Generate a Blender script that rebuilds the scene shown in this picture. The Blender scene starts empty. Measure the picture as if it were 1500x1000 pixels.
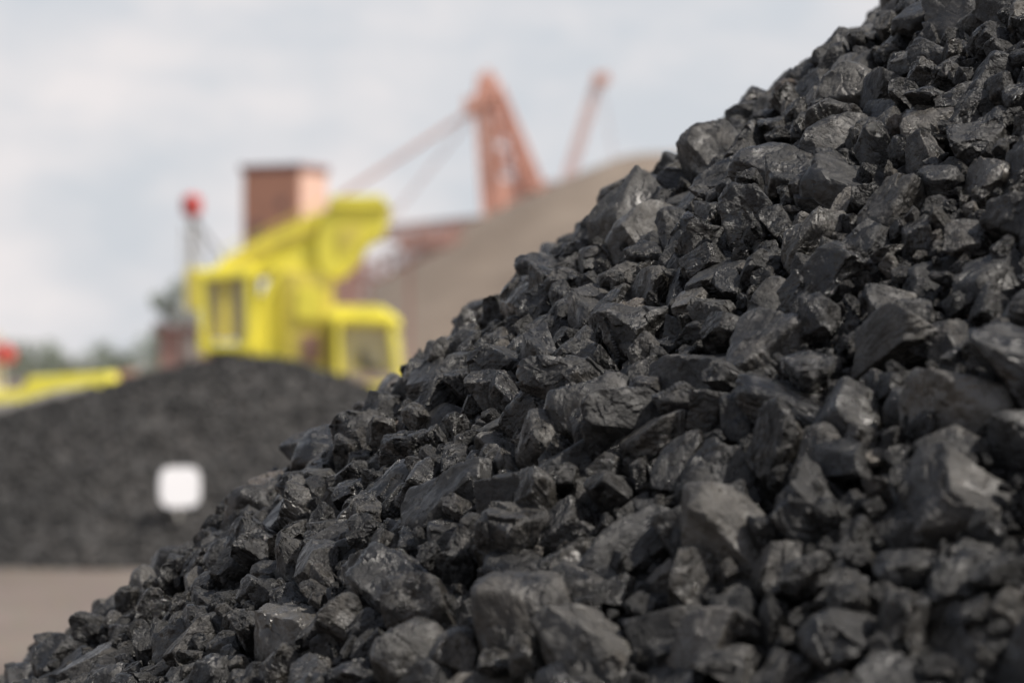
import bpy, bmesh, math, random
import numpy as np
from mathutils import Vector, Matrix, Euler, noise, Quaternion

random.seed(11); np.random.seed(11)
scene = bpy.context.scene
CAMZ = 2.0

# ------------------------------------------------------------------ materials
def new_mat(name):
    m = bpy.data.materials.new(name); m.use_nodes = True
    nt = m.node_tree
    return m, nt, nt.nodes["Principled BSDF"]

def paint(name, col, rough=0.45, var=0.25, scale=3.0, bump=0.1, dirt=(0.12,0.09,0.07), dirt_amt=0.3, metal=0.0):
    m, nt, b = new_mat(name)
    N, L = nt.nodes, nt.links
    tc = N.new("ShaderNodeTexCoord")
    n1 = N.new("ShaderNodeTexNoise"); n1.inputs["Scale"].default_value = scale; n1.inputs["Detail"].default_value = 8
    L.new(tc.outputs["Object"], n1.inputs["Vector"])
    r = N.new("ShaderNodeValToRGB")
    r.color_ramp.elements[0].position = 0.45; r.color_ramp.elements[0].color = (0,0,0,1)
    r.color_ramp.elements[1].position = 0.75; r.color_ramp.elements[1].color = (dirt_amt,)*3+(1,)
    L.new(n1.outputs["Fac"], r.inputs["Fac"])
    mx = N.new("ShaderNodeMix"); mx.data_type = 'RGBA'
    mx.inputs["A"].default_value = (*col,1); mx.inputs["B"].default_value = (*dirt,1)
    L.new(r.outputs["Color"], mx.inputs["Factor"])
    L.new(mx.outputs["Result"], b.inputs["Base Color"])
    b.inputs["Roughness"].default_value = rough
    b.inputs["Metallic"].default_value = metal
    bp = N.new("ShaderNodeBump"); bp.inputs["Strength"].default_value = bump; bp.inputs["Distance"].default_value=0.02
    L.new(n1.outputs["Fac"], bp.inputs["Height"]); L.new(bp.outputs["Normal"], b.inputs["Normal"])
    return m

def coal_material(name, lift=1.0, rough_add=0.0, dusty=0.0, bumps=0.85, plain=False):
    m, nt, b = new_mat(name)
    N, L = nt.nodes, nt.links
    tc = N.new("ShaderNodeTexCoord"); oi = N.new("ShaderNodeObjectInfo")
    vm = N.new("ShaderNodeVectorMath"); vm.operation='ADD'
    cm = N.new("ShaderNodeMath"); cm.operation='MULTIPLY'; cm.inputs[1].default_value=40
    L.new(oi.outputs["Random"], cm.inputs[0])
    L.new(tc.outputs["Object"], vm.inputs[0]); L.new(cm.outputs[0], vm.inputs[1])
    P = vm.outputs[0]
    def noi(scale, detail=6, rough=0.6, vec=P):
        n = N.new("ShaderNodeTexNoise"); n.inputs["Scale"].default_value=scale
        n.inputs["Detail"].default_value=detail; n.inputs["Roughness"].default_value=rough
        L.new(vec, n.inputs["Vector"]); return n.outputs["Fac"]
    def ramp(src, stops):
        r = N.new("ShaderNodeValToRGB"); e=r.color_ramp.elements
        while len(e)<len(stops): e.new(0.5)
        for i,(p,c) in enumerate(stops):
            e[i].position=p; e[i].color=(c,c,c,1) if not isinstance(c,tuple) else (*c,1)
        L.new(src, r.inputs["Fac"]); return r.outputs["Color"]
    def mix(f,a,bb):
        x=N.new("ShaderNodeMix"); x.data_type='RGBA'
        for s,v in (("Factor",f),("A",a),("B",bb)):
            if isinstance(v,(tuple,)): x.inputs[s].default_value=(*v,1)
            elif isinstance(v,float): x.inputs[s].default_value=v
            else: L.new(v,x.inputs[s])
        return x.outputs["Result"]
    k=lift
    def mth(op,a,bv):
        x=N.new("ShaderNodeMath"); x.operation=op
        for i,v in enumerate((a,bv)):
            if isinstance(v,(int,float)): x.inputs[i].default_value=v
            else: L.new(v,x.inputs[i])
        return x.outputs[0]
    if plain:
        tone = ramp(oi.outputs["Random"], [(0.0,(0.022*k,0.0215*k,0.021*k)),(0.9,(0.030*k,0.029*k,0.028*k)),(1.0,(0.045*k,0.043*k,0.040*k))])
    else:
        tone = ramp(oi.outputs["Random"], [(0.0,(0.0035*k,0.0034*k,0.0033*k)),(0.55,(0.0075*k,0.0072*k,0.0068*k)),(0.86,(0.014*k,0.0133*k,0.0123*k)),
                                       (0.92,(0.034*k,0.032*k,0.028*k)),(0.965,(0.075*k,0.069*k,0.061*k)),(0.985,(0.105*k,0.093*k,0.078*k)),(1.0,(0.065*k,0.045*k,0.030*k))])
    # dusty film, amount differs from lump to lump
    rnd2 = mth('FRACT', mth('MULTIPLY', oi.outputs["Random"], 37.7), 0)
    dn = mth('ADD', noi(1.4,9,0.72), mth('MULTIPLY', mth('SUBTRACT', rnd2, 0.5), 0.30))
    d = ramp(dn, [(0.54-dusty,0.0),(0.77-dusty,0.85)])
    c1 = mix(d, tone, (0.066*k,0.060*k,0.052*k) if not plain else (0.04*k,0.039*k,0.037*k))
    sp = ramp(noi(7,8,0.75), [(0.60,0.0),(0.73,0.6 if not plain else 0.1)])
    c2 = mix(sp, c1, (0.14*k,0.13*k,0.112*k))
    L.new(c2, b.inputs["Base Color"])
    # gloss: bright vitrain bands vs dull durain, plus per-lump offset
    g = ramp(noi(1.7,6,0.65), [(0.38,0.19),(0.51,0.38),(0.63,0.62)])
    gg = mth('ADD', g, mth('MULTIPLY', mth('SUBTRACT', mth('FRACT', mth('MULTIPLY', oi.outputs["Random"], 91.3),0), 0.35), 0.25))
    L.new(mth('ADD',gg,rough_add), b.inputs["Roughness"])
    b.inputs["Specular IOR Level"].default_value=0.62 if not plain else 0.35
    # bump: flat fracture facets (every cell is a tilted plane) + strata + grain
    def facets(scale, seed):
        vo = N.new("ShaderNodeTexVoronoi"); vo.inputs["Scale"].default_value=scale
        wn = N.new("ShaderNodeVectorMath"); wn.operation='ADD'; wn.inputs[1].default_value=(seed,seed*2,seed*3)
        nz = N.new("ShaderNodeTexNoise"); nz.inputs["Scale"].default_value=scale*1.2; L.new(P,nz.inputs["Vector"])
        sc = N.new("ShaderNodeVectorMath"); sc.operation='SCALE'; sc.inputs["Scale"].default_value=0.25/scale*2
        L.new(nz.outputs["Color"], sc.inputs[0])
        L.new(P, wn.inputs[0])
        ad = N.new("ShaderNodeVectorMath"); ad.operation='ADD'; L.new(wn.outputs[0],ad.inputs[0]); L.new(sc.outputs[0],ad.inputs[1])
        L.new(ad.outputs[0], vo.inputs["Vector"])
        sb = N.new("ShaderNodeVectorMath"); sb.operation='SUBTRACT'; L.new(ad.outputs[0],sb.inputs[0]); L.new(vo.outputs["Position"],sb.inputs[1])
        cs = N.new("ShaderNodeVectorMath"); cs.operation='SUBTRACT'; L.new(vo.outputs["Color"],cs.inputs[0]); cs.inputs[1].default_value=(0.5,0.5,0.5)
        dt = N.new("ShaderNodeVectorMath"); dt.operation='DOT_PRODUCT'; L.new(sb.outputs[0],dt.inputs[0]); L.new(cs.outputs[0],dt.inputs[1])
        return dt.outputs["Value"]
    mp = N.new("ShaderNodeMapping"); mp.inputs["Scale"].default_value=(2.0,2.0,7)
    L.new(P, mp.inputs["Vector"])
    strata = noi(1.6,5,0.65,mp.outputs[0])
    grain = noi(8,9,0.70)
    gm = ramp(noi(1.9,4,0.5), [(0.38,0.20),(0.60,1.0)])
    h = mth('ADD', mth('MULTIPLY',strata,0.30), mth('MULTIPLY',facets(2.2,1.3),3.6))
    h = mth('ADD', h, mth('MULTIPLY',facets(5.5,5.1),2.9))
    h = mth('ADD', h, mth('MULTIPLY',mth('MULTIPLY',grain,gm),0.7))
    bp = N.new("ShaderNodeBump"); bp.inputs["Strength"].default_value=bumps; bp.inputs["Distance"].default_value=0.010
    L.new(h,bp.inputs["Height"]); L.new(bp.outputs["Normal"], b.inputs["Normal"])
    return m

MAT_COAL = coal_material("coal", 1.0)
MAT_COAL_BG = coal_material("coal_hazy", 1.6, 0.3, plain=True)  # distant coal, haze put into the colour as a lighter tone
MAT_YEL = paint("yellow_paint",(0.92,0.83,0.10),0.45,dirt_amt=0.15,scale=1.5)
MAT_YEL2 = paint("yellow_paint_worn_shaded",(0.78,0.66,0.12),0.55,dirt_amt=0.5,scale=1.5)  # worn yellow, also used for pieces that paint in shade
MAT_DARK = paint("dark_steel",(0.05,0.05,0.055),0.6)
MAT_GLASS = paint("cab_glass",(0.48,0.44,0.34),0.25,bump=0,dirt_amt=0.3,dirt=(0.55,0.48,0.3))
MAT_ORANGE = paint("orange_oxide_paint_hazy",(0.70,0.40,0.31),0.6,dirt=(0.50,0.31,0.26),dirt_amt=0.5,scale=0.8)  # distance haze painted in: the orange is faded
MAT_BRICK = paint("orange_cladding",(0.70,0.37,0.25),0.7,dirt=(0.54,0.30,0.21),dirt_amt=0.5,scale=0.8)
MAT_BRICK_LIT = paint("sunlit_orange_cladding",(0.76,0.50,0.39),0.7,dirt=(0.62,0.40,0.32),dirt_amt=0.5,scale=0.8)  # lit copy of the cladding, sunlight painted into the colour
MAT_ROOF = paint("roof_brown",(0.24,0.12,0.11),0.7)
MAT_RED = paint("red_paint",(0.55,0.08,0.07),0.5)
MAT_WHITE = paint("white_paint",(0.82,0.82,0.84),0.5,dirt_amt=0.05)
MAT_PALE = paint("galvanised",(0.50,0.48,0.44),0.5)
MAT_RUST = paint("rusty_steel_hazy",(0.42,0.25,0.21),0.8)  # rust colour lightened to carry the haze of distance

# ------------------------------------------------------------------ helpers
def empty(name, loc=(0,0,0), rotz=0):
    e = bpy.data.objects.new(name,None); e.location=loc; e.rotation_euler=(0,0,rotz)
    e.empty_display_size=0.5
    scene.collection.objects.link(e); return e

def mesh_obj(name, bm, mat, parent=None, smooth=False):
    me = bpy.data.meshes.new(name); bm.to_mesh(me); bm.free()
    me.materials.append(mat)
    if smooth:
        me.shade_smooth()
    o = bpy.data.objects.new(name, me); scene.collection.objects.link(o)
    if parent: o.parent = parent
    return o

def bevel_all(bm, w, seg=2):
    if w>0: bmesh.ops.bevel(bm, geom=bm.edges[:], offset=w, segments=seg, profile=0.7, affect='EDGES')

def add_box(bm, c, s, rot=None):
    mat = Matrix.Translation(c)
    if rot is not None: mat = mat @ rot.to_matrix().to_4x4()
    mat = mat @ Matrix.Diagonal((*s,1))
    bmesh.ops.create_cube(bm, size=1, matrix=mat)

def box(name,c,s,mat,parent,bev=0.03):
    bm=bmesh.new(); add_box(bm,c,s); bevel_all(bm,bev); return mesh_obj(name,bm,mat,parent)

def add_beam(bm,a,b,w,h=None):
    a=Vector(a); b=Vector(b); d=b-a
    q=d.to_track_quat('Z','Y')
    mat=Matrix.Translation((a+b)/2) @ q.to_matrix().to_4x4() @ Matrix.Diagonal((w,h or w,d.length,1))
    bmesh.ops.create_cube(bm,size=1,matrix=mat)

def add_cyl(bm,a,b,r1,r2=None,seg=14):
    a=Vector(a); b=Vector(b); d=b-a
    q=d.to_track_quat('Z','Y')
    mat=Matrix.Translation((a+b)/2) @ q.to_matrix().to_4x4()
    bmesh.ops.create_cone(bm,cap_ends=True,segments=seg,radius1=r1,radius2=r2 if r2 is not None else r1,depth=d.length,matrix=mat)

def prism(name, pts, y0, y1, mat, parent, bev=0.05):
    """extrude an (x,z) outline between y0 and y1"""
    bm=bmesh.new()
    vs=[bm.verts.new((x,y0,z)) for x,z in pts]
    f=bm.faces.new(vs)
    r=bmesh.ops.extrude_face_region(bm,geom=[f])
    bmesh.ops.translate(bm,vec=(0,y1-y0,0),verts=[v for v in r['geom'] if isinstance(v,bmesh.types.BMVert)])
    bmesh.ops.recalc_face_normals(bm,faces=bm.faces[:])
    if bev>0: bmesh.ops.bevel(bm,geom=bm.edges[:],offset=bev,segments=2,profile=0.7,affect='EDGES',clamp_overlap=True)
    return mesh_obj(name,bm,mat,parent)

def lattice(bm, a, b, w, n, t, ux=Vector((1,0,0)), uy=Vector((0,1,0)), w2=None):
    """4 chord lattice mast from a to b, width w -> w2"""
    a=Vector(a); b=Vector(b); w2=w2 if w2 is not None else w
    ring=[]
    for i in range(n+1):
        f=i/n; c=a.lerp(b,f); ww=(w+(w2-w)*f)/2
        ring.append([c+ux*sx*ww+uy*sy*ww for sx,sy in ((-1,-1),(1,-1),(1,1),(-1,1))])
    for i in range(n):
        for k in range(4):
            add_beam(bm,ring[i][k],ring[i+1][k],t)
            add_beam(bm,ring[i][k],ring[i][(k+1)%4],t*0.7)
            if i%2: add_beam(bm,ring[i][k],ring[i+1][(k+1)%4],t*0.6)
            else: add_beam(bm,ring[i][(k+1)%4],ring[i+1][k],t*0.6)

# ------------------------------------------------------------------ coal lump templates
lump_col = bpy.data.collections.new("coal_lump_shapes")
lump_col_bg = bpy.data.collections.new("coal_lump_shapes_distant")
def make_lump(i, subdiv, col, mat):
    rng=np.random.RandomState(100+i)
    bm=bmesh.new(); bmesh.ops.create_icosphere(bm,subdivisions=subdiv,radius=1)
    me=bpy.data.meshes.new("coal_lump"); bm.to_mesh(me); bm.free()
    n=len(me.vertices); co=np.empty(n*3); me.vertices.foreach_get("co",co); d=co.reshape(-1,3)
    d/=np.linalg.norm(d,axis=1)[:,None]
    npl=rng.randint(8,16)
    nr=rng.normal(size=(npl,3)); nr/=np.linalg.norm(nr,axis=1)[:,None]
    # near-orthogonal cleat faces give blocky breakage
    nr[:6]=np.array([[1,0,0],[-1,0,0],[0,1,0],[0,-1,0],[0,0,1],[0,0,-1]])+rng.normal(scale=0.26,size=(6,3))
    nr/=np.linalg.norm(nr,axis=1)[:,None]
    hh=rng.uniform(0.70,1.0,size=npl); hh[:6]=rng.uniform(0.62,0.84,size=6)
    p=rng.choice([22,45,80])
    q=np.maximum(d@nr.T,0)/hh[None,:]
    r=((q**p).sum(axis=1)+(1/1.16)**p)**(-1.0/p)
    off=Vector(rng.uniform(-50,50,size=3))
    out=np.empty_like(d)
    tn=0.02+0.05*rng.rand()*(rng.rand()<0.4); st=rng.uniform(3,7)
    tera=rng.uniform(0.02,0.13); rg=rng.uniform(0.006,0.020)
    fa=rng.uniform(0.06,0.36); fs=rng.uniform(1.4,2.4)
    for k in range(n):
        v=Vector(d[k])*r[k]
        a=noise.noise(v*1.3+off)
        b_=noise.noise(v*3.1+off*2)
        c_=noise.fractal(v*5.0+off, 0.7, 2.1, 4)
        t=noise.noise(v*1.7-off)*3.0
        ft=t-math.floor(t); ter=(math.floor(t)+min(1,ft*5.0))/3.0       # conchoidal steps
        w_=v*fs+off*0.37
        vp=noise.voronoi(w_)[1][0]
        cv=noise.cell_vector(vp*13.7)-Vector((0.5,0.5,0.5))
        fc=(w_-vp).dot(cv)/fs                                            # tilted fracture planes
        s=v.z*st+a*1.6; s=s-math.floor(s)
        rr=1+0.05*a+0.028*b_+rg*c_+tera*ter+fa*fc+tn*(s-0.5)*0.5
        out[k]=v*rr
    ax=np.array([rng.uniform(1.0,1.4),rng.uniform(0.8,1.0),rng.uniform(0.60,0.95)])
    out*=ax
    me.vertices.foreach_set("co",out.ravel()); me.update()
    me.shade_smooth()
    try: me.set_sharp_from_angle(angle=math.radians(24))
    except Exception: pass
    me.materials.append(mat)
    o=bpy.data.objects.new("coal_lump",me); col.objects.link(o)
NT=30
for i in range(NT): make_lump(i,6,lump_col,MAT_COAL)
NB=8
for i in range(NB): make_lump(50+i,4,lump_col_bg,MAT_COAL_BG)

def gn_instances(name, pts, rots, scls, idxs, col, parent):
    me=bpy.data.meshes.new(name); me.from_pydata([tuple(p) for p in pts],[],[])
    a=me.attributes.new("rot",'FLOAT_VECTOR','POINT'); a.data.foreach_set("vector",np.array(rots,dtype=np.float32).ravel())
    a=me.attributes.new("scl",'FLOAT_VECTOR','POINT'); a.data.foreach_set("vector",np.array(scls,dtype=np.float32).ravel())
    a=me.attributes.new("idx",'INT','POINT'); a.data.foreach_set("value",np.array(idxs,dtype=np.int32))
    o=bpy.data.objects.new(name,me); scene.collection.objects.link(o); o.parent=parent
    ng=bpy.data.node_groups.new(name+"_scatter",'GeometryNodeTree')
    ng.interface.new_socket("Geometry",in_out='INPUT',socket_type='NodeSocketGeometry')
    ng.interface.new_socket("Geometry",in_out='OUTPUT',socket_type='NodeSocketGeometry')
    N,L=ng.nodes,ng.links
    gi=N.new("NodeGroupInput"); go=N.new("NodeGroupOutput")
    ci=N.new("GeometryNodeCollectionInfo"); ci.inputs["Collection"].default_value=col
    ci.inputs["Separate Children"].default_value=True; ci.inputs["Reset Children"].default_value=True
    ip=N.new("GeometryNodeInstanceOnPoints"); ip.inputs["Pick Instance"].default_value=True
    def na(nm,t):
        x=N.new("GeometryNodeInputNamedAttribute"); x.data_type=t; x.inputs["Name"].default_value=nm
        return x.outputs["Attribute"]
    er=N.new("FunctionNodeEulerToRotation")
    L.new(na("rot",'FLOAT_VECTOR'),er.inputs[0]); L.new(er.outputs[0],ip.inputs["Rotation"])
    L.new(na("scl",'FLOAT_VECTOR'),ip.inputs["Scale"]); L.new(na("idx",'INT'),ip.inputs["Instance Index"])
    L.new(gi.outputs[0],ip.inputs["Points"]); L.new(ci.outputs[0],ip.inputs["Instance"])
    L.new(ip.outputs[0],go.inputs[0])
    md=o.modifiers.new("scatter",'NODES'); md.node_group=ng
    return o

class Pile:
    def __init__(s, ax, ay, h, slope, und=0.08, uscale=0.9, round_top=0.3):
        s.ax,s.ay,s.h,s.k,s.und,s.us,s.rt=ax,ay,h,slope,und,uscale,round_top
    def z(s,x,y):
        r=math.hypot(x-s.ax,y-s.ay)
        rr=math.sqrt(r*r+s.rt*s.rt)-s.rt
        return s.h-s.k*rr+s.und*noise.noise(Vector((x*s.us,y*s.us,3.3)))+s.und*0.5*noise.noise(Vector((x*s.us*3,y*s.us*3,7.3)))
    def nrm(s,x,y):
        e=0.05
        return Vector((-(s.z(x+e,y)-s.z(x-e,y))/(2*e),-(s.z(x,y+e)-s.z(x,y-e))/(2*e),1)).normalized()
    def core(s,name,mat,parent,depth,n_r=60,n_a=128):
        bm=bmesh.new(); R=s.h/s.k+s.rt+0.5
        rings=[]
        top=bm.verts.new((s.ax,s.ay,s.z(s.ax,s.ay)-depth))
        for i in range(1,n_r+1):
            r=R*i/n_r; ring=[]
            for j in range(n_a):
                a=2*math.pi*j/n_a; x=s.ax+r*math.cos(a); y=s.ay+r*math.sin(a)
                ring.append(bm.verts.new((x,y,max(s.z(x,y)-depth,-0.15))))
            rings.append(ring)
        for j in range(n_a): bm.faces.new((top,rings[0][j],rings[0][(j+1)%n_a]))
        for i in range(n_r-1):
            for j in range(n_a):
                bm.faces.new((rings[i][j],rings[i+1][j],rings[i+1][(j+1)%n_a],rings[i][(j+1)%n_a]))
        return mesh_obj(name,bm,mat,parent,True)

# ------------------------------------------------------------------ foreground coal pile
pile_e = empty("coal_pile")
fp = Pile(2.9,6.3,4.272,0.795,und=0.06,uscale=0.9,round_top=0.2)
MAT_CORE = paint("coal_fines",(0.008,0.008,0.008),0.9,bump=1.0,scale=30)
fp.core("pile_core",MAT_CORE,pile_e,0.17)

class Grid:
    def __init__(s,c): s.c=c; s.d={}
    def ok(s,p,r,f):
        cx,cy,cz=int(p[0]//s.c),int(p[1]//s.c),int(p[2]//s.c)
        for i in (cx-1,cx,cx+1):
            for j in (cy-1,cy,cy+1):
                for k in (cz-1,cz,cz+1):
                    L=s.d.get((i,j,k))
                    if L:
                        for q in L:
                            dx=p[0]-q[0];dy=p[1]-q[1];dz=p[2]-q[2];m=(r+q[3])*f
                            if dx*dx+dy*dy+dz*dz<m*m: return False
        return True
    def add(s,p,r): s.d.setdefault((int(p[0]//s.c),int(p[1]//s.c),int(p[2]//s.c)),[]).append((p[0],p[1],p[2],r))

def scatter(pile, sampler, classes, cell, nidx, tilt=0.8):
    g=Grid(cell); P=[];R=[];S=[];I=[]
    for (n,r0,r1,f,o0,o1) in classes:
        for _ in range(n):
            xy=sampler()
            if xy is None: continue
            x,y=xy; z=pile.z(x,y)
            if z<-0.05: continue
            r=r0+(r1-r0)*random.random()**1.4
            off=random.uniform(o0,o1)
            nr=pile.nrm(x,y)
            p=Vector((x,y,z))+nr*off
            if not g.ok(p,r,f): continue
            g.add(p,r)
            q=nr.to_track_quat('Z','Y')
            q=q@Quaternion((0,0,1),random.uniform(0,6.283))@Euler((random.gauss(0,tilt),random.gauss(0,tilt),0)).to_quaternion()
            if random.random()<0.5: q=q@Quaternion((1,0,0),math.pi)
            e=q.to_euler()
            P.append(p);R.append(tuple(e))
            k=r*1.17
            S.append((k*random.uniform(0.85,1.25),k*random.uniform(0.85,1.15),k*random.uniform(0.8,1.15)))
            I.append(random.randrange(nidx))
    return P,R,S,I

def samp_dense():
    # part of the pile that faces the viewer, well past every frame edge
    x=random.uniform(-1.9,2.0); y=random.uniform(2.9,7.2)
    z=fp.z(x,y)
    if z<0.85 or z>4.0: return None
    if abs(x)>0.27*y+0.15: return None
    if z-2 > 0.17*y+0.1 or z-2<-0.17*y-0.1: return None
    if y>6.9+0.0*x: return None
    return x,y
classes=[(300,0.072,0.094,0.82,-0.07,-0.025),
         (12000,0.042,0.069,0.79,-0.09,0.006),
         (32000,0.027,0.042,0.80,-0.11,0.015),
         (52000,0.014,0.026,0.80,-0.10,0.015),
         (50000,0.008,0.013,0.80,-0.07,0.005)]
import time; t0=time.time()
P,R,S,I=scatter(fp,samp_dense,classes,0.195,NT)
print("dense lumps",len(P),time.time()-t0)
gn_instances("coal_lumps",P,R,S,I,lump_col,pile_e)
# the rest of the pile, out of the picture
def samp_rest():
    a=random.uniform(0,6.2832); r=6.2*math.sqrt(random.random())
    x=fp.ax+r*math.cos(a); y=fp.ay+r*math.sin(a)
    if abs(x)<0.27*y+0.12 and 2.9<y<6.9:
        z=fp.z(x,y)
        if 0.85<z<4.0 and abs(z-2)<0.17*y+0.08: return None
    return x,y
P,R,S,I=scatter(fp,samp_rest,[(30000,0.05,0.09,0.75,-0.08,0.0)],0.24,NT)
print("rest lumps",len(P),time.time()-t0)
gn_instances("coal_lumps_rest",P,R,S,I,lump_col,pile_e)

# ------------------------------------------------------------------ second coal pile (mid distance)
bp_e = empty("coal_pile.001")
class Mound(Pile):
    def z(s,x,y):
        dx=(x-s.ax); dy=(y-s.ay)
        r=math.hypot(dx*0.62,dy)
        rr=math.sqrt(r*r+0.49)-0.7
        return s.h-s.k*rr+0.16*noise.noise(Vector((x*0.7,y*0.7,1.3)))+0.07*noise.noise(Vector((x*2,y*2,1.3)))
mp_=Mound(-3.1,31.2,1.93,0.62)
mp_.h=1.97
def core_rect(pile,name,mat,parent,x0,x1,y0,y1,n,depth):
    bm=bmesh.new(); g=[]
    for i in range(n+1):
        row=[]
        for j in range(n+1):
            x=x0+(x1-x0)*i/n; y=y0+(y1-y0)*j/n
            row.append(bm.verts.new((x,y,max(pile.z(x,y)-depth,-0.1))))
        g.append(row)
    for i in range(n):
        for j in range(n): bm.faces.new((g[i][j],g[i+1][j],g[i+1][j+1],g[i][j+1]))
    return mesh_obj(name,bm,mat,parent,True)
MAT_CORE2 = paint("coal_fines_hazy",(0.048,0.047,0.046),0.9,bump=1.0,scale=12)  # lighter core colour stands in for haze over the far pile
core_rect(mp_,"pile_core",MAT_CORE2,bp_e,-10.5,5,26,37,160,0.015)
def samp_bg():
    return random.uniform(-10,4.2), random.uniform(26,34)
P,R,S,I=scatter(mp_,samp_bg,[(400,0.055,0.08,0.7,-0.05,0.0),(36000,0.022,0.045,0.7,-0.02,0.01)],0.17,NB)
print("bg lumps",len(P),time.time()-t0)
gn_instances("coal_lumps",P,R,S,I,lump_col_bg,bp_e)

# white marker board on the second pile, turned toward the sun to brighten its face
ws=empty("white_sign_board",(-3.27,28.0,0),math.radians(38))
pts=[]
for cx,cz,a0 in ((0.11,0.80+0.045,0),(-0.11,0.80+0.045,90),(-0.11,0.69,180),(0.11,0.69,270)):
    for k in range(5):
        a=math.radians(a0+k*22.5); pts.append((cx+0.12*math.cos(a),cz+0.12*math.sin(a)))
prism("board",pts,-0.0125,0.0125,MAT_WHITE,ws,0.004)
bm=bmesh.new(); add_box(bm,(0,0.035,0.42),(0.04,0.04,0.84)); mesh_obj("stake",bm,MAT_PALE,ws)

# ------------------------------------------------------------------ ground
m,nt,b=new_mat("yard_ground"); N,L=nt.nodes,nt.links
tc=N.new("ShaderNodeTexCoord")
n1=N.new("ShaderNodeTexNoise"); n1.inputs["Scale"].default_value=0.25; n1.inputs["Detail"].default_value=10; L.new(tc.outputs["Object"],n1.inputs["Vector"])
n2=N.new("ShaderNodeTexNoise"); n2.inputs["Scale"].default_value=6; n2.inputs["Detail"].default_value=8; L.new(tc.outputs["Object"],n2.inputs["Vector"])
r=N.new("ShaderNodeValToRGB"); e=r.color_ramp.elements
e[0].position=0.35; e[0].color=(0.145,0.115,0.094,1); e[1].position=0.65; e[1].color=(0.225,0.185,0.157,1)
L.new(n1.outputs["Fac"],r.inputs["Fac"])
mx=N.new("ShaderNodeMix"); mx.data_type='RGBA'; mx.blend_type='MULTIPLY'; mx.inputs["Factor"].default_value=0.4
L.new(r.outputs["Color"],mx.inputs["A"]); L.new(n2.outputs["Color"],mx.inputs["B"]); L.new(mx.outputs["Result"],b.inputs["Base Color"])
b.inputs["Roughness"].default_value=0.95
bpn=N.new("ShaderNodeBump"); bpn.inputs["Strength"].default_value=0.5; bpn.inputs["Distance"].default_value=0.05
L.new(n2.outputs["Fac"],bpn.inputs["Height"]); L.new(bpn.outputs["Normal"],b.inputs["Normal"])
bm=bmesh.new(); bmesh.ops.create_grid(bm,x_segments=40,y_segments=40,size=3000); mesh_obj("ground",bm,m)

# ------------------------------------------------------------------ brown ore heap
m,nt,b=new_mat("ore_gravel"); N,L=nt.nodes,nt.links
tc=N.new("ShaderNodeTexCoord")
n1=N.new("ShaderNodeTexNoise"); n1.inputs["Scale"].default_value=0.5; n1.inputs["Detail"].default_value=10; L.new(tc.outputs["Object"],n1.inputs["Vector"])
n2=N.new("ShaderNodeTexNoise"); n2.inputs["Scale"].default_value=5; n2.inputs["Detail"].default_value=8; L.new(tc.outputs["Object"],n2.inputs["Vector"])
r=N.new("ShaderNodeValToRGB"); e=r.color_ramp.elements
e[0].position=0.3; e[0].color=(0.175,0.138,0.108,1); e[1].position=0.7; e[1].color=(0.23,0.187,0.148,1)
L.new(n1.outputs["Fac"],r.inputs["Fac"]); L.new(r.outputs["Color"],b.inputs["Base Color"]); b.inputs["Roughness"].default_value=0.95
bpn=N.new("ShaderNodeBump"); bpn.inputs["Strength"].default_value=0.6; bpn.inputs["Distance"].default_value=0.1
L.new(n2.outputs["Fac"],bpn.inputs["Height"]); L.new(bpn.outputs["Normal"],b.inputs["Normal"])
class Ore(Pile):
    def z(s,x,y):
        dx=x-s.ax
        if dx>0: dx=max(0,dx-14)
        r=math.hypot(dx,y-s.ay); rr=math.sqrt(r*r+9)-3
        return s.h-s.k*rr+0.35*noise.noise(Vector((x*0.2,y*0.2,5)))+0.08*noise.noise(Vector((x*1.1,y*1.1,5)))
ore=Ore(5.0,104,9.6,0.66)
o=core_rect(ore,"ore_heap",m,None,-16,40,84,124,170,0.0)

# ------------------------------------------------------------------ excavator  (60 m away)
ex=empty("excavator",(-4.46,60,0))
def X(px,py): return ((px-440)/69.4, 2+(530-py)/69.4)
def pr(name,pp,y0,y1,mat=MAT_YEL,bev=0.05): return prism(name,[X(*p) for p in pp],y0,y1,mat,ex,bev)
def XV(px,py,y): x,z=X(px,py); return Vector((x,y,z))
pr("boom",[(300,440),(296,412),(330,380),(392,345),(452,318),(500,303),(524,338),(486,366),(430,388),(384,404),(345,438)],-0.45,0.45)
pr("boom_rib_shade",[(325,392),(395,358),(470,330),(474,338),(398,368),(330,402)],-0.52,-0.46,MAT_YEL2,0.01)  # darker strip that paints shading along the boom
pr("bucket",[(488,300),(552,296),(570,312),(560,345),(536,362),(520,388),(496,410),(474,404),(466,372),(474,330)],-0.9,0.9,bev=0.06)
pr("bucket_lip",[(486,292),(560,290),(574,306),(556,310),(490,308)],-0.98,0.98,MAT_YEL,0.03)
pr("bucket_pocket_shade",[(500,335),(536,330),(526,356),(500,376)],-0.93,-0.905,MAT_YEL2,0.0)  # flat darker plate, painted shade of a recess
for s,nm in ((-0.75,"stick"),(0.35,"stick_twin")):
    pr(nm,[(440,366),(482,388),(452,418),(432,455),(424,490),(430,520),(440,550),(396,548),(380,515),(372,480),(382,440),(402,405)],s,s+0.4)
pr("linkage_arm",[(284,538),(300,558),(345,548),(410,528),(404,498),(350,515)],-0.6,-0.2)
pr("engine_housing",[(420,398),(486,404),(488,470),(484,560),(424,560)],-0.9,0.9,MAT_YEL2)
pr("engine_hatch",[(440,420),(476,424),(474,470),(438,468)],-0.96,-0.91,MAT_YEL,0.01)
pr("engine_grille",[(446,490),(474,491),(473,530),(446,530)],-0.94,-0.905,MAT_RUST,0.0)
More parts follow.
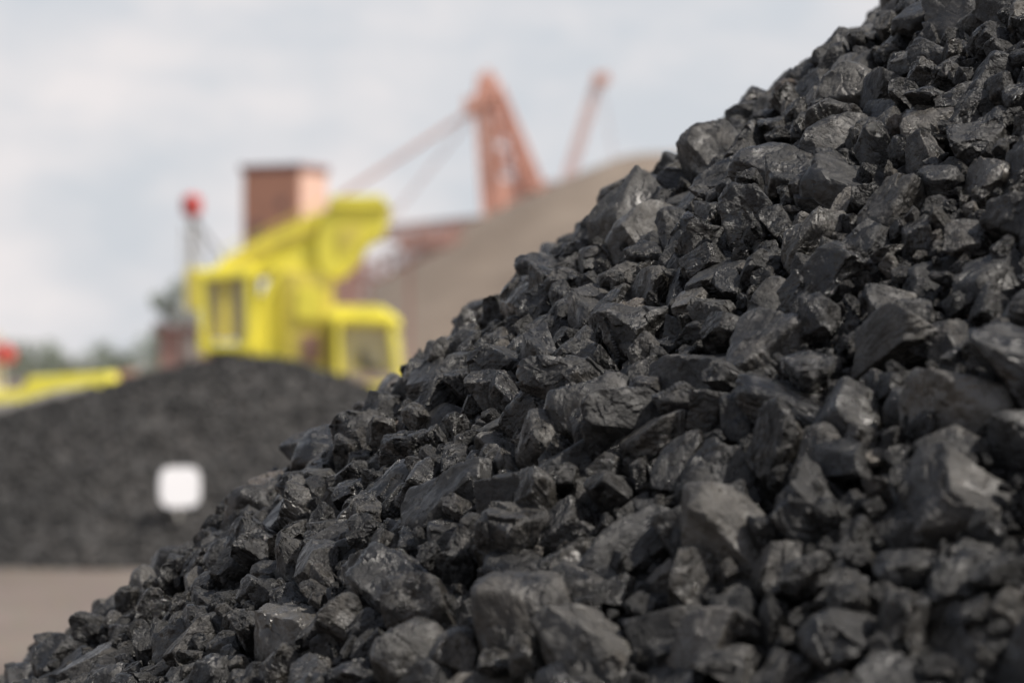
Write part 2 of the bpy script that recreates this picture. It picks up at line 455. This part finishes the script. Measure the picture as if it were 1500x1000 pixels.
# operator cab: frame of posts around glass
bm=bmesh.new()
for y in (-1.1,0.3):
    for a,b_,w in (((304,405),(308,520),0.40),((372,400),(374,520),0.30),((300,408),(372,402),0.42),((302,508),(374,508),0.42)):
        add_beam(bm,XV(*a,y),XV(*b_,y),w,0.14)
for p in ((304,405),(372,400),(306,502),(372,500)): add_beam(bm,XV(*p,-1.1),XV(*p,0.3),0.22)
mesh_obj("cab_frame",bm,MAT_YEL,ex)
pr("cab_glass",[(306,412),(366,408),(366,496),(308,498)],-1.02,0.22,MAT_GLASS,0.01)
pr("cab_roof",[(294,398),(378,390),(380,402),(294,410)],-1.2,0.4)
bm=bmesh.new(); add_beam(bm,XV(338,410,-1.1),XV(338,500,-1.1),0.18); mesh_obj("cab_window_bars",bm,MAT_YEL2,ex)
# right-hand driving cab
bm=bmesh.new()
for y in (-1.35,0.5):
    for a,b_,w in (((500,462),(502,590),0.66),((577,478),(592,590),0.36),((486,468),(582,472),0.42),((490,565),(600,565),0.85)):
        add_beam(bm,XV(*a,y),XV(*b_,y),w,0.12)
bevel_all(bm,0.03)
mesh_obj("driver_cab_shell",bm,MAT_YEL,ex)
pr("driver_cab_glass",[(498,470),(578,476),(590,545),(498,545)],-1.28,0.42,MAT_GLASS,0.01)
pr("driver_cab_roof",[(482,460),(498,449),(560,450),(584,466),(586,480),(482,476)],-1.45,0.6)
pr("seat_and_console",[(530,540),(530,515),(538,512),(542,535),(560,535),(560,545)],-1.34,-1.29,MAT_DARK,0.005)
# chassis, tracks, hydraulic rams
pr("chassis",[(300,560),(480,560),(480,590),(600,592),(600,612),(300,612)],-1.25,1.25,MAT_DARK)
pr("lower_frame",[(300,505),(430,505),(430,559),(330,559)],-0.18,0.7,MAT_DARK)
for s,nm in ((-1.7,"track"),(1.1,"track_far")):
    pr(nm,[(300,612),(580,612),(612,632),(606,658),(585,669),(295,669),(275,658),(270,632)],s,s+0.6,MAT_DARK,0.08)
bm=bmesh.new()
add_cyl(bm,XV(350,500,0),XV(440,400,0),0.11); add_cyl(bm,XV(440,440,-0.5),XV(500,370,-0.5),0.09)
mesh_obj("hydraulic_rams",bm,MAT_PALE,ex)
bm=bmesh.new()
for i in range(9):
    a=XV(330+i*19,387-i*9.0,-0.5); add_beam(bm,a,a+Vector((0,0,0.3)),0.02)
add_beam(bm,XV(330,387,-0.5)+Vector((0,0,0.3)),XV(480,315,-0.5)+Vector((0,0,0.3)),0.02)
mesh_obj("handrail",bm,MAT_YEL,ex)

# ------------------------------------------------------------------ bulldozer at left edge (50 m away)
bd=empty("bulldozer",(-8.4,50,0))
S50=83.3
def Y(px,py): return ((px-50)/S50, 2+(530-py)/S50)
def pb(name,pp,y0,y1,mat=MAT_YEL2,bev=0.05): return prism(name,[Y(*p) for p in pp],y0,y1,mat,bd,bev)
pb("hood",[(-30,575),(40,570),(50,552),(165,545),(172,572),(150,585),(100,598),(60,612),(20,618),(-30,620)],-0.6,0.6,MAT_YEL)
pb("hood_side_panel",[(-25,590),(40,586),(92,570),(150,562),(152,570),(96,584),(50,602),(-25,606)],-0.66,-0.61,MAT_PALE,0.01)
pb("side_skirt",[(-60,600),(60,606),(60,640),(-60,640)],-0.8,0.8,MAT_DARK)
pb("cab",[(-70,480),(-6,486),(-2,575),(-70,575)],-0.7,0.7,MAT_PALE)
pb("cab_glass",[(-62,490),(-14,494),(-12,545),(-62,545)],-0.72,-0.705,MAT_GLASS,0)
pb("beacon",[(-22,504),(10,504),(22,516),(18,532),(-22,532)],-0.3,0.3,MAT_RED)
pb("blade_arm",[(-30,660),(16,645),(22,668),(-28,690)],-1.2,-0.9,MAT_YEL)
pb("track",[(-100,625),(150,612),(172,640),(160,680),(130,696),(-90,696),(-115,670)],-1.0,-0.45,MAT_DARK,0.08)
pb("track_far",[(-100,625),(150,612),(172,640),(160,680),(130,696),(-90,696),(-115,670)],0.45,1.0,MAT_DARK,0.08)
pb("exhaust",[(96,530),(104,530),(104,553),(96,553)],-0.1,0.0,MAT_DARK,0)
pb("air_filter",[(186,540),(196,560),(150,566),(120,552)],0.7,0.9,MAT_RUST,0)

# ------------------------------------------------------------------ signal mast with red head (75 m)
sm=empty("signal_mast",((281-750)/4167*75,75,0))
bm=bmesh.new(); add_cyl(bm,(0,0,0),(0,0,5.9),0.10,0.08); 
for i in range(16): add_beam(bm,(-0.22,-0.1,0.6+i*0.32),(0.22,-0.1,0.6+i*0.32),0.035)
for s in (-0.22,0.22): add_beam(bm,(s,-0.1,0),(s,-0.1,5.6),0.04)
mesh_obj("pole",bm,MAT_PALE,sm)
bm=bmesh.new(); add_cyl(bm,(0,0,5.92),(0,0,6.3),0.27,0.27,20); add_cyl(bm,(0,0,6.3),(0,0,6.42),0.27,0.1,20); add_cyl(bm,(0,0,5.83),(0,0,5.92),0.14,0.27,20)
mesh_obj("red_lamp_head",bm,MAT_RED,sm)
bm=bmesh.new(); add_cyl(bm,(0.05,0,5.8),(1.5,0.3,3.8),0.03); add_cyl(bm,(0.05,0,5.8),(2.2,0.6,0),0.025)
mesh_obj("guy_wires",bm,MAT_DARK,sm)
box("equipment_cabinet",(0.1,0,3.9),(0.5,0.5,1.1),MAT_YEL2,sm)
box("switch_hut",(-0.2,0.6,1.4),(1.3,1.2,2.8),MAT_RUST,sm)
box("hut_roof",(-0.2,0.6,2.87),(1.6,1.5,0.12),MAT_ROOF,sm)

# ------------------------------------------------------------------ orange tower house (120 m)
tw=empty("transfer_tower",((417-750)/4167*120,120,0),0)
tr=empty("tower_head"); tr.parent=tw; tr.rotation_euler=(0,0,math.radians(-24))
box("walls",(0,0,8.2),(2.7,2.4,3.5),MAT_BRICK,tr,0.03)
box("sunlit_wall_face",(1.37,0,8.2),(0.03,2.36,3.44),MAT_BRICK_LIT,tr,0.0)  # thin paler sheet painting sunlight on the right-hand wall
box("roof",(0,0,10.1),(2.9,2.6,0.3),MAT_ROOF,tr,0.03)
bm=bmesh.new()
for sx in (-1.2,1.2):
    for sy in (-1.05,1.05): add_beam(bm,(sx,sy,0),(sx,sy,6.44),0.25)
for z in (1.5,3.6,5.6):
    for sy in (-1.05,1.05): add_beam(bm,(-1.2,sy,z),(1.2,sy,z),0.15); add_beam(bm,(-1.2,sy,z-1.5),(1.2,sy,z),0.1)
    for sx in (-1.2,1.2): add_beam(bm,(sx,-1.05,z),(sx,1.05,z),0.15)
mesh_obj("steel_legs",bm,MAT_RUST,tr)
bm=bmesh.new()
for i in range(12): add_box(bm,(-1.26+i*0.23,-1.21,8.2),(0.05,0.03,3.4))
mesh_obj("cladding_ribs",bm,MAT_BRICK,tr)
box("window",(0.5,-1.24,8.6),(0.4,0.05,0.4),MAT_RUST,tr,0.005)
box("door",(-0.7,-1.24,7.2),(0.6,0.05,1.4),MAT_RUST,tr,0.005)

# ------------------------------------------------------------------ crane (stacker) 150 m
cr=empty("harbour_crane",((740-750)/4167*150,150,0))
def C(px,py,y=0): return Vector(((px-740)/27.8,y,2+(530-py)/27.8))
bm=bmesh.new()
for y in (-1.3,1.3):
    lattice(bm,C(723,325,y),C(708,150,y*0.6),0.95,8,0.17,w2=0.75)
    lattice(bm,C(786,275,y),C(728,128,y*0.4),0.7,7,0.14,w2=0.45)
    add_beam(bm,C(768,300,y),C(738,160,y*0.4),0.24)
    add_beam(bm,C(686,165,y),C(735,138,y),0.25)
for py in (150,172,195,220,245,270,300):
    add_beam(bm,C(716,py,-1.2),C(716,py,1.2),0.25)
    add_beam(bm,C(708,py),C(738+(py-150)*0.36,py+3),0.22)
    add_beam(bm,C(712,py),C(738+(py-150)*0.36,py+24),0.12)
mesh_obj("mast_frame",bm,MAT_ORANGE,cr)
bm=bmesh.new()
lattice(bm,C(715,156),C(714,112),1.3,3,0.2,w2=0.7)
add_box(bm,C(714,118),(1.0,0.9,0.6)); add_box(bm,C(702,154),(1.6,1.2,0.7)); add_beam(bm,C(714,116),C(714,101),0.25); add_beam(bm,C(690,150),C(712,120),0.2)
add_box(bm,C(716,138),(0.9,0.9,0.6))
mesh_obj("mast_head",bm,MAT_ORANGE,cr)
bm=bmesh.new()
add_box(bm,C(734,292),(2.0,2.6,1.9)); add_box(bm,C(768,258),(1.0,2.0,1.6)); add_box(bm,C(728,238),(1.0,1.6,1.2)); add_box(bm,C(726,192),(0.8,1.2,0.8)); bevel_all(bm,0.05)
mesh_obj("machinery_house",bm,MAT_ORANGE,cr)
bm=bmesh.new()
lattice(bm,C(712,333),C(520,345),1.0,14,0.17,ux=Vector((0,0,1)),w2=0.6)
lattice(bm,C(735,300),C(840,290),0.9,6,0.2,ux=Vector((0,0,1)))
mesh_obj("boom",bm,MAT_RUST,cr)
bm=bmesh.new()
for y in (-0.6,0.6):
    add_cyl(bm,C(700,156,y),C(500,286,y),0.06); add_cyl(bm,C(500,286,y),C(440,330,y),0.06)
    add_cyl(bm,C(700,160,y),C(560,335,y),0.025)
    add_cyl(bm,C(716,140,y),C(800,300,y),0.10)
mesh_obj("stay_cables",bm,MAT_ORANGE,cr)
bm=bmesh.new()
for sx in (-2.2,2.2):
    for sy in (-2.5,2.5): add_beam(bm,(sx*1.3,sy*1.2,0),(sx*0.6,sy*0.5,9.2),0.5)
add_box(bm,(0,0,9.2),(4,3,0.5)); add_box(bm,(-2.9,0,0.4),(0.7,7,0.8)); add_box(bm,(2.9,0,0.4),(0.7,7,0.8))
mesh_obj("portal_legs",bm,MAT_RUST,cr)

# second jib, farther (180 m)
c2=empty("harbour_crane.001",((850-750)/4167*180,180,0))
def D(px,py,y=0): return Vector(((px-850)/23.15,y,2+(530-py)/23.15))
bm=bmesh.new()
lattice(bm,D(832,262),D(878,112),0.6,12,0.12,w2=0.5)
mesh_obj("jib",bm,MAT_ORANGE,c2)
bm=bmesh.new(); add_box(bm,D(879,117),(0.8,1,0.8)); add_beam(bm,D(868,128),D(890,106),0.25); add_beam(bm,D(886,108),D(894,120),0.2); mesh_obj("jib_head",bm,MAT_ORANGE,c2)
bm=bmesh.new(); add_box(bm,D(830,305),(3.0,3,3.2)); add_beam(bm,D(830,330),D(830,575),1.6); add_cyl(bm,D(878,114),D(905,262),0.03); mesh_obj("cabin_and_pedestal",bm,MAT_RUST,c2)

# ------------------------------------------------------------------ conveyor gantry in front of heap foot (90 m)
cv=empty("conveyor_gantry",((560-750)/4167*90,90,0))
def V(px,py,y=0): return Vector(((px-560)/46.3,y,2+(530-py)/46.3))
bm=bmesh.new()
lattice(bm,V(480,430),V(680,335),0.7,12,0.10,ux=Vector((0,0,1)),w2=0.5)
mesh_obj("truss",bm,MAT_RUST,cv)
bm=bmesh.new(); add_box(bm,V(636,350),(1.2,1,0.6)); add_box(bm,V(600,356),(0.7,1,0.5)); add_box(bm,V(500,425),(1.2,1.2,1.2)); add_box(bm,V(515,385),(0.8,1,0.8)); bevel_all(bm,0.04); mesh_obj("drive_units",bm,MAT_RUST,cv)
bm=bmesh.new()
for px,py in ((490,425),(540,400),(600,372)):
    for y in (-0.5,0.5): add_beam(bm,V(px,py,y),(V(px,py).x,y,0),0.09)
mesh_obj("trestles",bm,MAT_RUST,cv)

# ------------------------------------------------------------------ vegetation
def leaf_mat(name,c0,c1):
    m,nt,b=new_mat(name); N,L=nt.nodes,nt.links
    tc=N.new("ShaderNodeTexCoord"); n=N.new("ShaderNodeTexNoise"); n.inputs["Scale"].default_value=0.8; n.inputs["Detail"].default_value=5
    L.new(tc.outputs["Object"],n.inputs["Vector"]); r=N.new("ShaderNodeValToRGB"); e=r.color_ramp.elements
    e[0].position=0.35;e[0].color=(*c0,1);e[1].position=0.65;e[1].color=(*c1,1)
    L.new(n.outputs["Fac"],r.inputs["Fac"]); L.new(r.outputs["Color"],b.inputs["Base Color"]); b.inputs["Roughness"].default_value=0.7
    return m
MAT_LEAF=leaf_mat("foliage_hazy",(0.12,0.14,0.11),(0.20,0.23,0.17))
MAT_BARK=paint("bark",(0.10,0.075,0.055),0.9)
def add_leaves(verts,faces,c,rad,n,size):
    for _ in range(n):
        d=Vector((random.gauss(0,1),random.gauss(0,1),random.gauss(0,1))).normalized()*(random.random()**0.4)
        p=Vector(c)+Vector((d.x*rad[0],d.y*rad[1],d.z*rad[2]))
        a=Vector((random.gauss(0,1),random.gauss(0,1),random.gauss(0,1))).normalized(); b_=a.orthogonal().normalized()
        s=size*random.uniform(0.6,1.3); i=len(verts)
        verts+= [p-a*s,p+b_*s*0.6,p+a*s,p-b_*s*0.6]; faces.append((i,i+1,i+2,i+3))
verts=[];faces=[]
bmT=bmesh.new()
for i in range(90):
    x=random.uniform(-75,30); y=random.uniform(235,262); h=random.uniform(2.2,4.6)
    add_cyl(bmT,(x,y,0),(x,y,h*0.7),0.15,0.06,6)
    for j in range(6):
        add_leaves(verts,faces,(x+random.uniform(-1.6,1.6),y+random.uniform(-1,1),h*random.uniform(0.3,0.85)),(1.2,1.1,0.8),55,0.22)
tl=empty("tree_line")
me=bpy.data.meshes.new("foliage"); me.from_pydata([tuple(v) for v in verts],[],faces); me.materials.append(MAT_LEAF)
o=bpy.data.objects.new("foliage",me); scene.collection.objects.link(o); o.parent=tl
mesh_obj("trunks",bmT,MAT_BARK,tl)
# single tree left of the excavator
te=empty("broadleaf_tree",((258-750)/4167*85,85,0)); verts=[];faces=[]; bm=bmesh.new()
add_cyl(bm,(0,0,0),(0.05,0,2.6),0.14,0.07,10)
for i in range(9):
    a=random.uniform(0,6.28); z=1.2+i*0.27; e_=(math.cos(a)*0.5,math.sin(a)*0.5,z+0.45)
    add_cyl(bm,(0,0,z),e_,0.045,0.015,7); add_leaves(verts,faces,e_,(0.34,0.34,0.3),150,0.07)
add_leaves(verts,faces,(0,0,4.1),(0.25,0.25,0.45),150,0.07); add_cyl(bm,(0.05,0,2.6),(0,0,4.1),0.07,0.02,8)
mesh_obj("trunk",bm,MAT_BARK,te)
me=bpy.data.meshes.new("crown"); me.from_pydata([tuple(v) for v in verts],[],faces); me.materials.append(MAT_LEAF)
o=bpy.data.objects.new("crown",me); scene.collection.objects.link(o); o.parent=te

# ------------------------------------------------------------------ light and sky
sd=Vector((0.50,-0.19,0.82)).normalized()
el=math.asin(sd.z); az=math.atan2(sd.x,sd.y)
sun=bpy.data.lights.new("sun",'SUN'); sun.energy=5.0; sun.angle=math.radians(0.6); sun.color=(1.0,0.94,0.86)
so=bpy.data.objects.new("sun",sun); scene.collection.objects.link(so)
so.rotation_euler=sd.to_track_quat('Z','Y').to_euler(); so.location=(20,-10,30)
w=bpy.data.worlds.new("World"); scene.world=w; w.use_nodes=True
N,L=w.node_tree.nodes,w.node_tree.links
bg=N["Background"]; bg.inputs["Strength"].default_value=0.1
sk=N.new("ShaderNodeTexSky"); sk.sky_type='NISHITA'; sk.sun_disc=False; sk.sun_elevation=el; sk.sun_rotation=az
sk.dust_density=3.0; sk.air_density=1.0
tc=N.new("ShaderNodeTexCoord"); mp=N.new("ShaderNodeMapping"); mp.inputs["Scale"].default_value=(1,1,2.0); mp.inputs["Location"].default_value=(0.31,0.2,0.1)
L.new(tc.outputs["Generated"],mp.inputs["Vector"])
n=N.new("ShaderNodeTexNoise"); n.inputs["Scale"].default_value=13; n.inputs["Detail"].default_value=6; n.inputs["Roughness"].default_value=0.55
L.new(mp.outputs[0],n.inputs["Vector"])
r=N.new("ShaderNodeValToRGB"); e=r.color_ramp.elements
e[0].position=0.38;e[0].color=(0,0,0,1);e[1].position=0.66;e[1].color=(1,1,1,1)
L.new(n.outputs["Fac"],r.inputs["Fac"])
# horizon haze veil thins out towards the zenith
sx=N.new("ShaderNodeSeparateXYZ"); L.new(tc.outputs["Generated"],sx.inputs[0])
vr=N.new("ShaderNodeMapRange"); vr.inputs["From Min"].default_value=0.16; vr.inputs["From Max"].default_value=0.5
vr.inputs["To Min"].default_value=0.94; vr.inputs["To Max"].default_value=0.20
L.new(sx.outputs["Z"],vr.inputs["Value"])
m1=N.new("ShaderNodeMix"); m1.data_type='RGBA'; m1.inputs["B"].default_value=(6.65,6.95,7.4,1)
L.new(vr.outputs[0],m1.inputs["Factor"])
L.new(sk.outputs[0],m1.inputs["A"])
cf=N.new("ShaderNodeMath"); cf.operation='MULTIPLY'; L.new(r.outputs["Color"],cf.inputs[0]); L.new(vr.outputs[0],cf.inputs[1])
m2=N.new("ShaderNodeMix"); m2.data_type='RGBA'; m2.inputs["B"].default_value=(8.6,8.2,8.2,1)
L.new(cf.outputs[0],m2.inputs["Factor"]); L.new(m1.outputs["Result"],m2.inputs["A"])
L.new(m2.outputs["Result"],bg.inputs["Color"])

# ------------------------------------------------------------------ camera
cam=bpy.data.cameras.new("camera"); co=bpy.data.objects.new("camera",cam); scene.collection.objects.link(co)
cam.lens=100; cam.sensor_width=36; co.location=(0,0,CAMZ); co.rotation_euler=(math.radians(90.41),0,0)
cam.clip_end=6000; cam.clip_start=0.1
cam.dof.use_dof=True; cam.dof.focus_distance=5.05; cam.dof.aperture_fstop=2.6; cam.dof.aperture_blades=8
scene.camera=co
scene.view_settings.view_transform='Standard'; scene.view_settings.look='None'; scene.view_settings.exposure=0
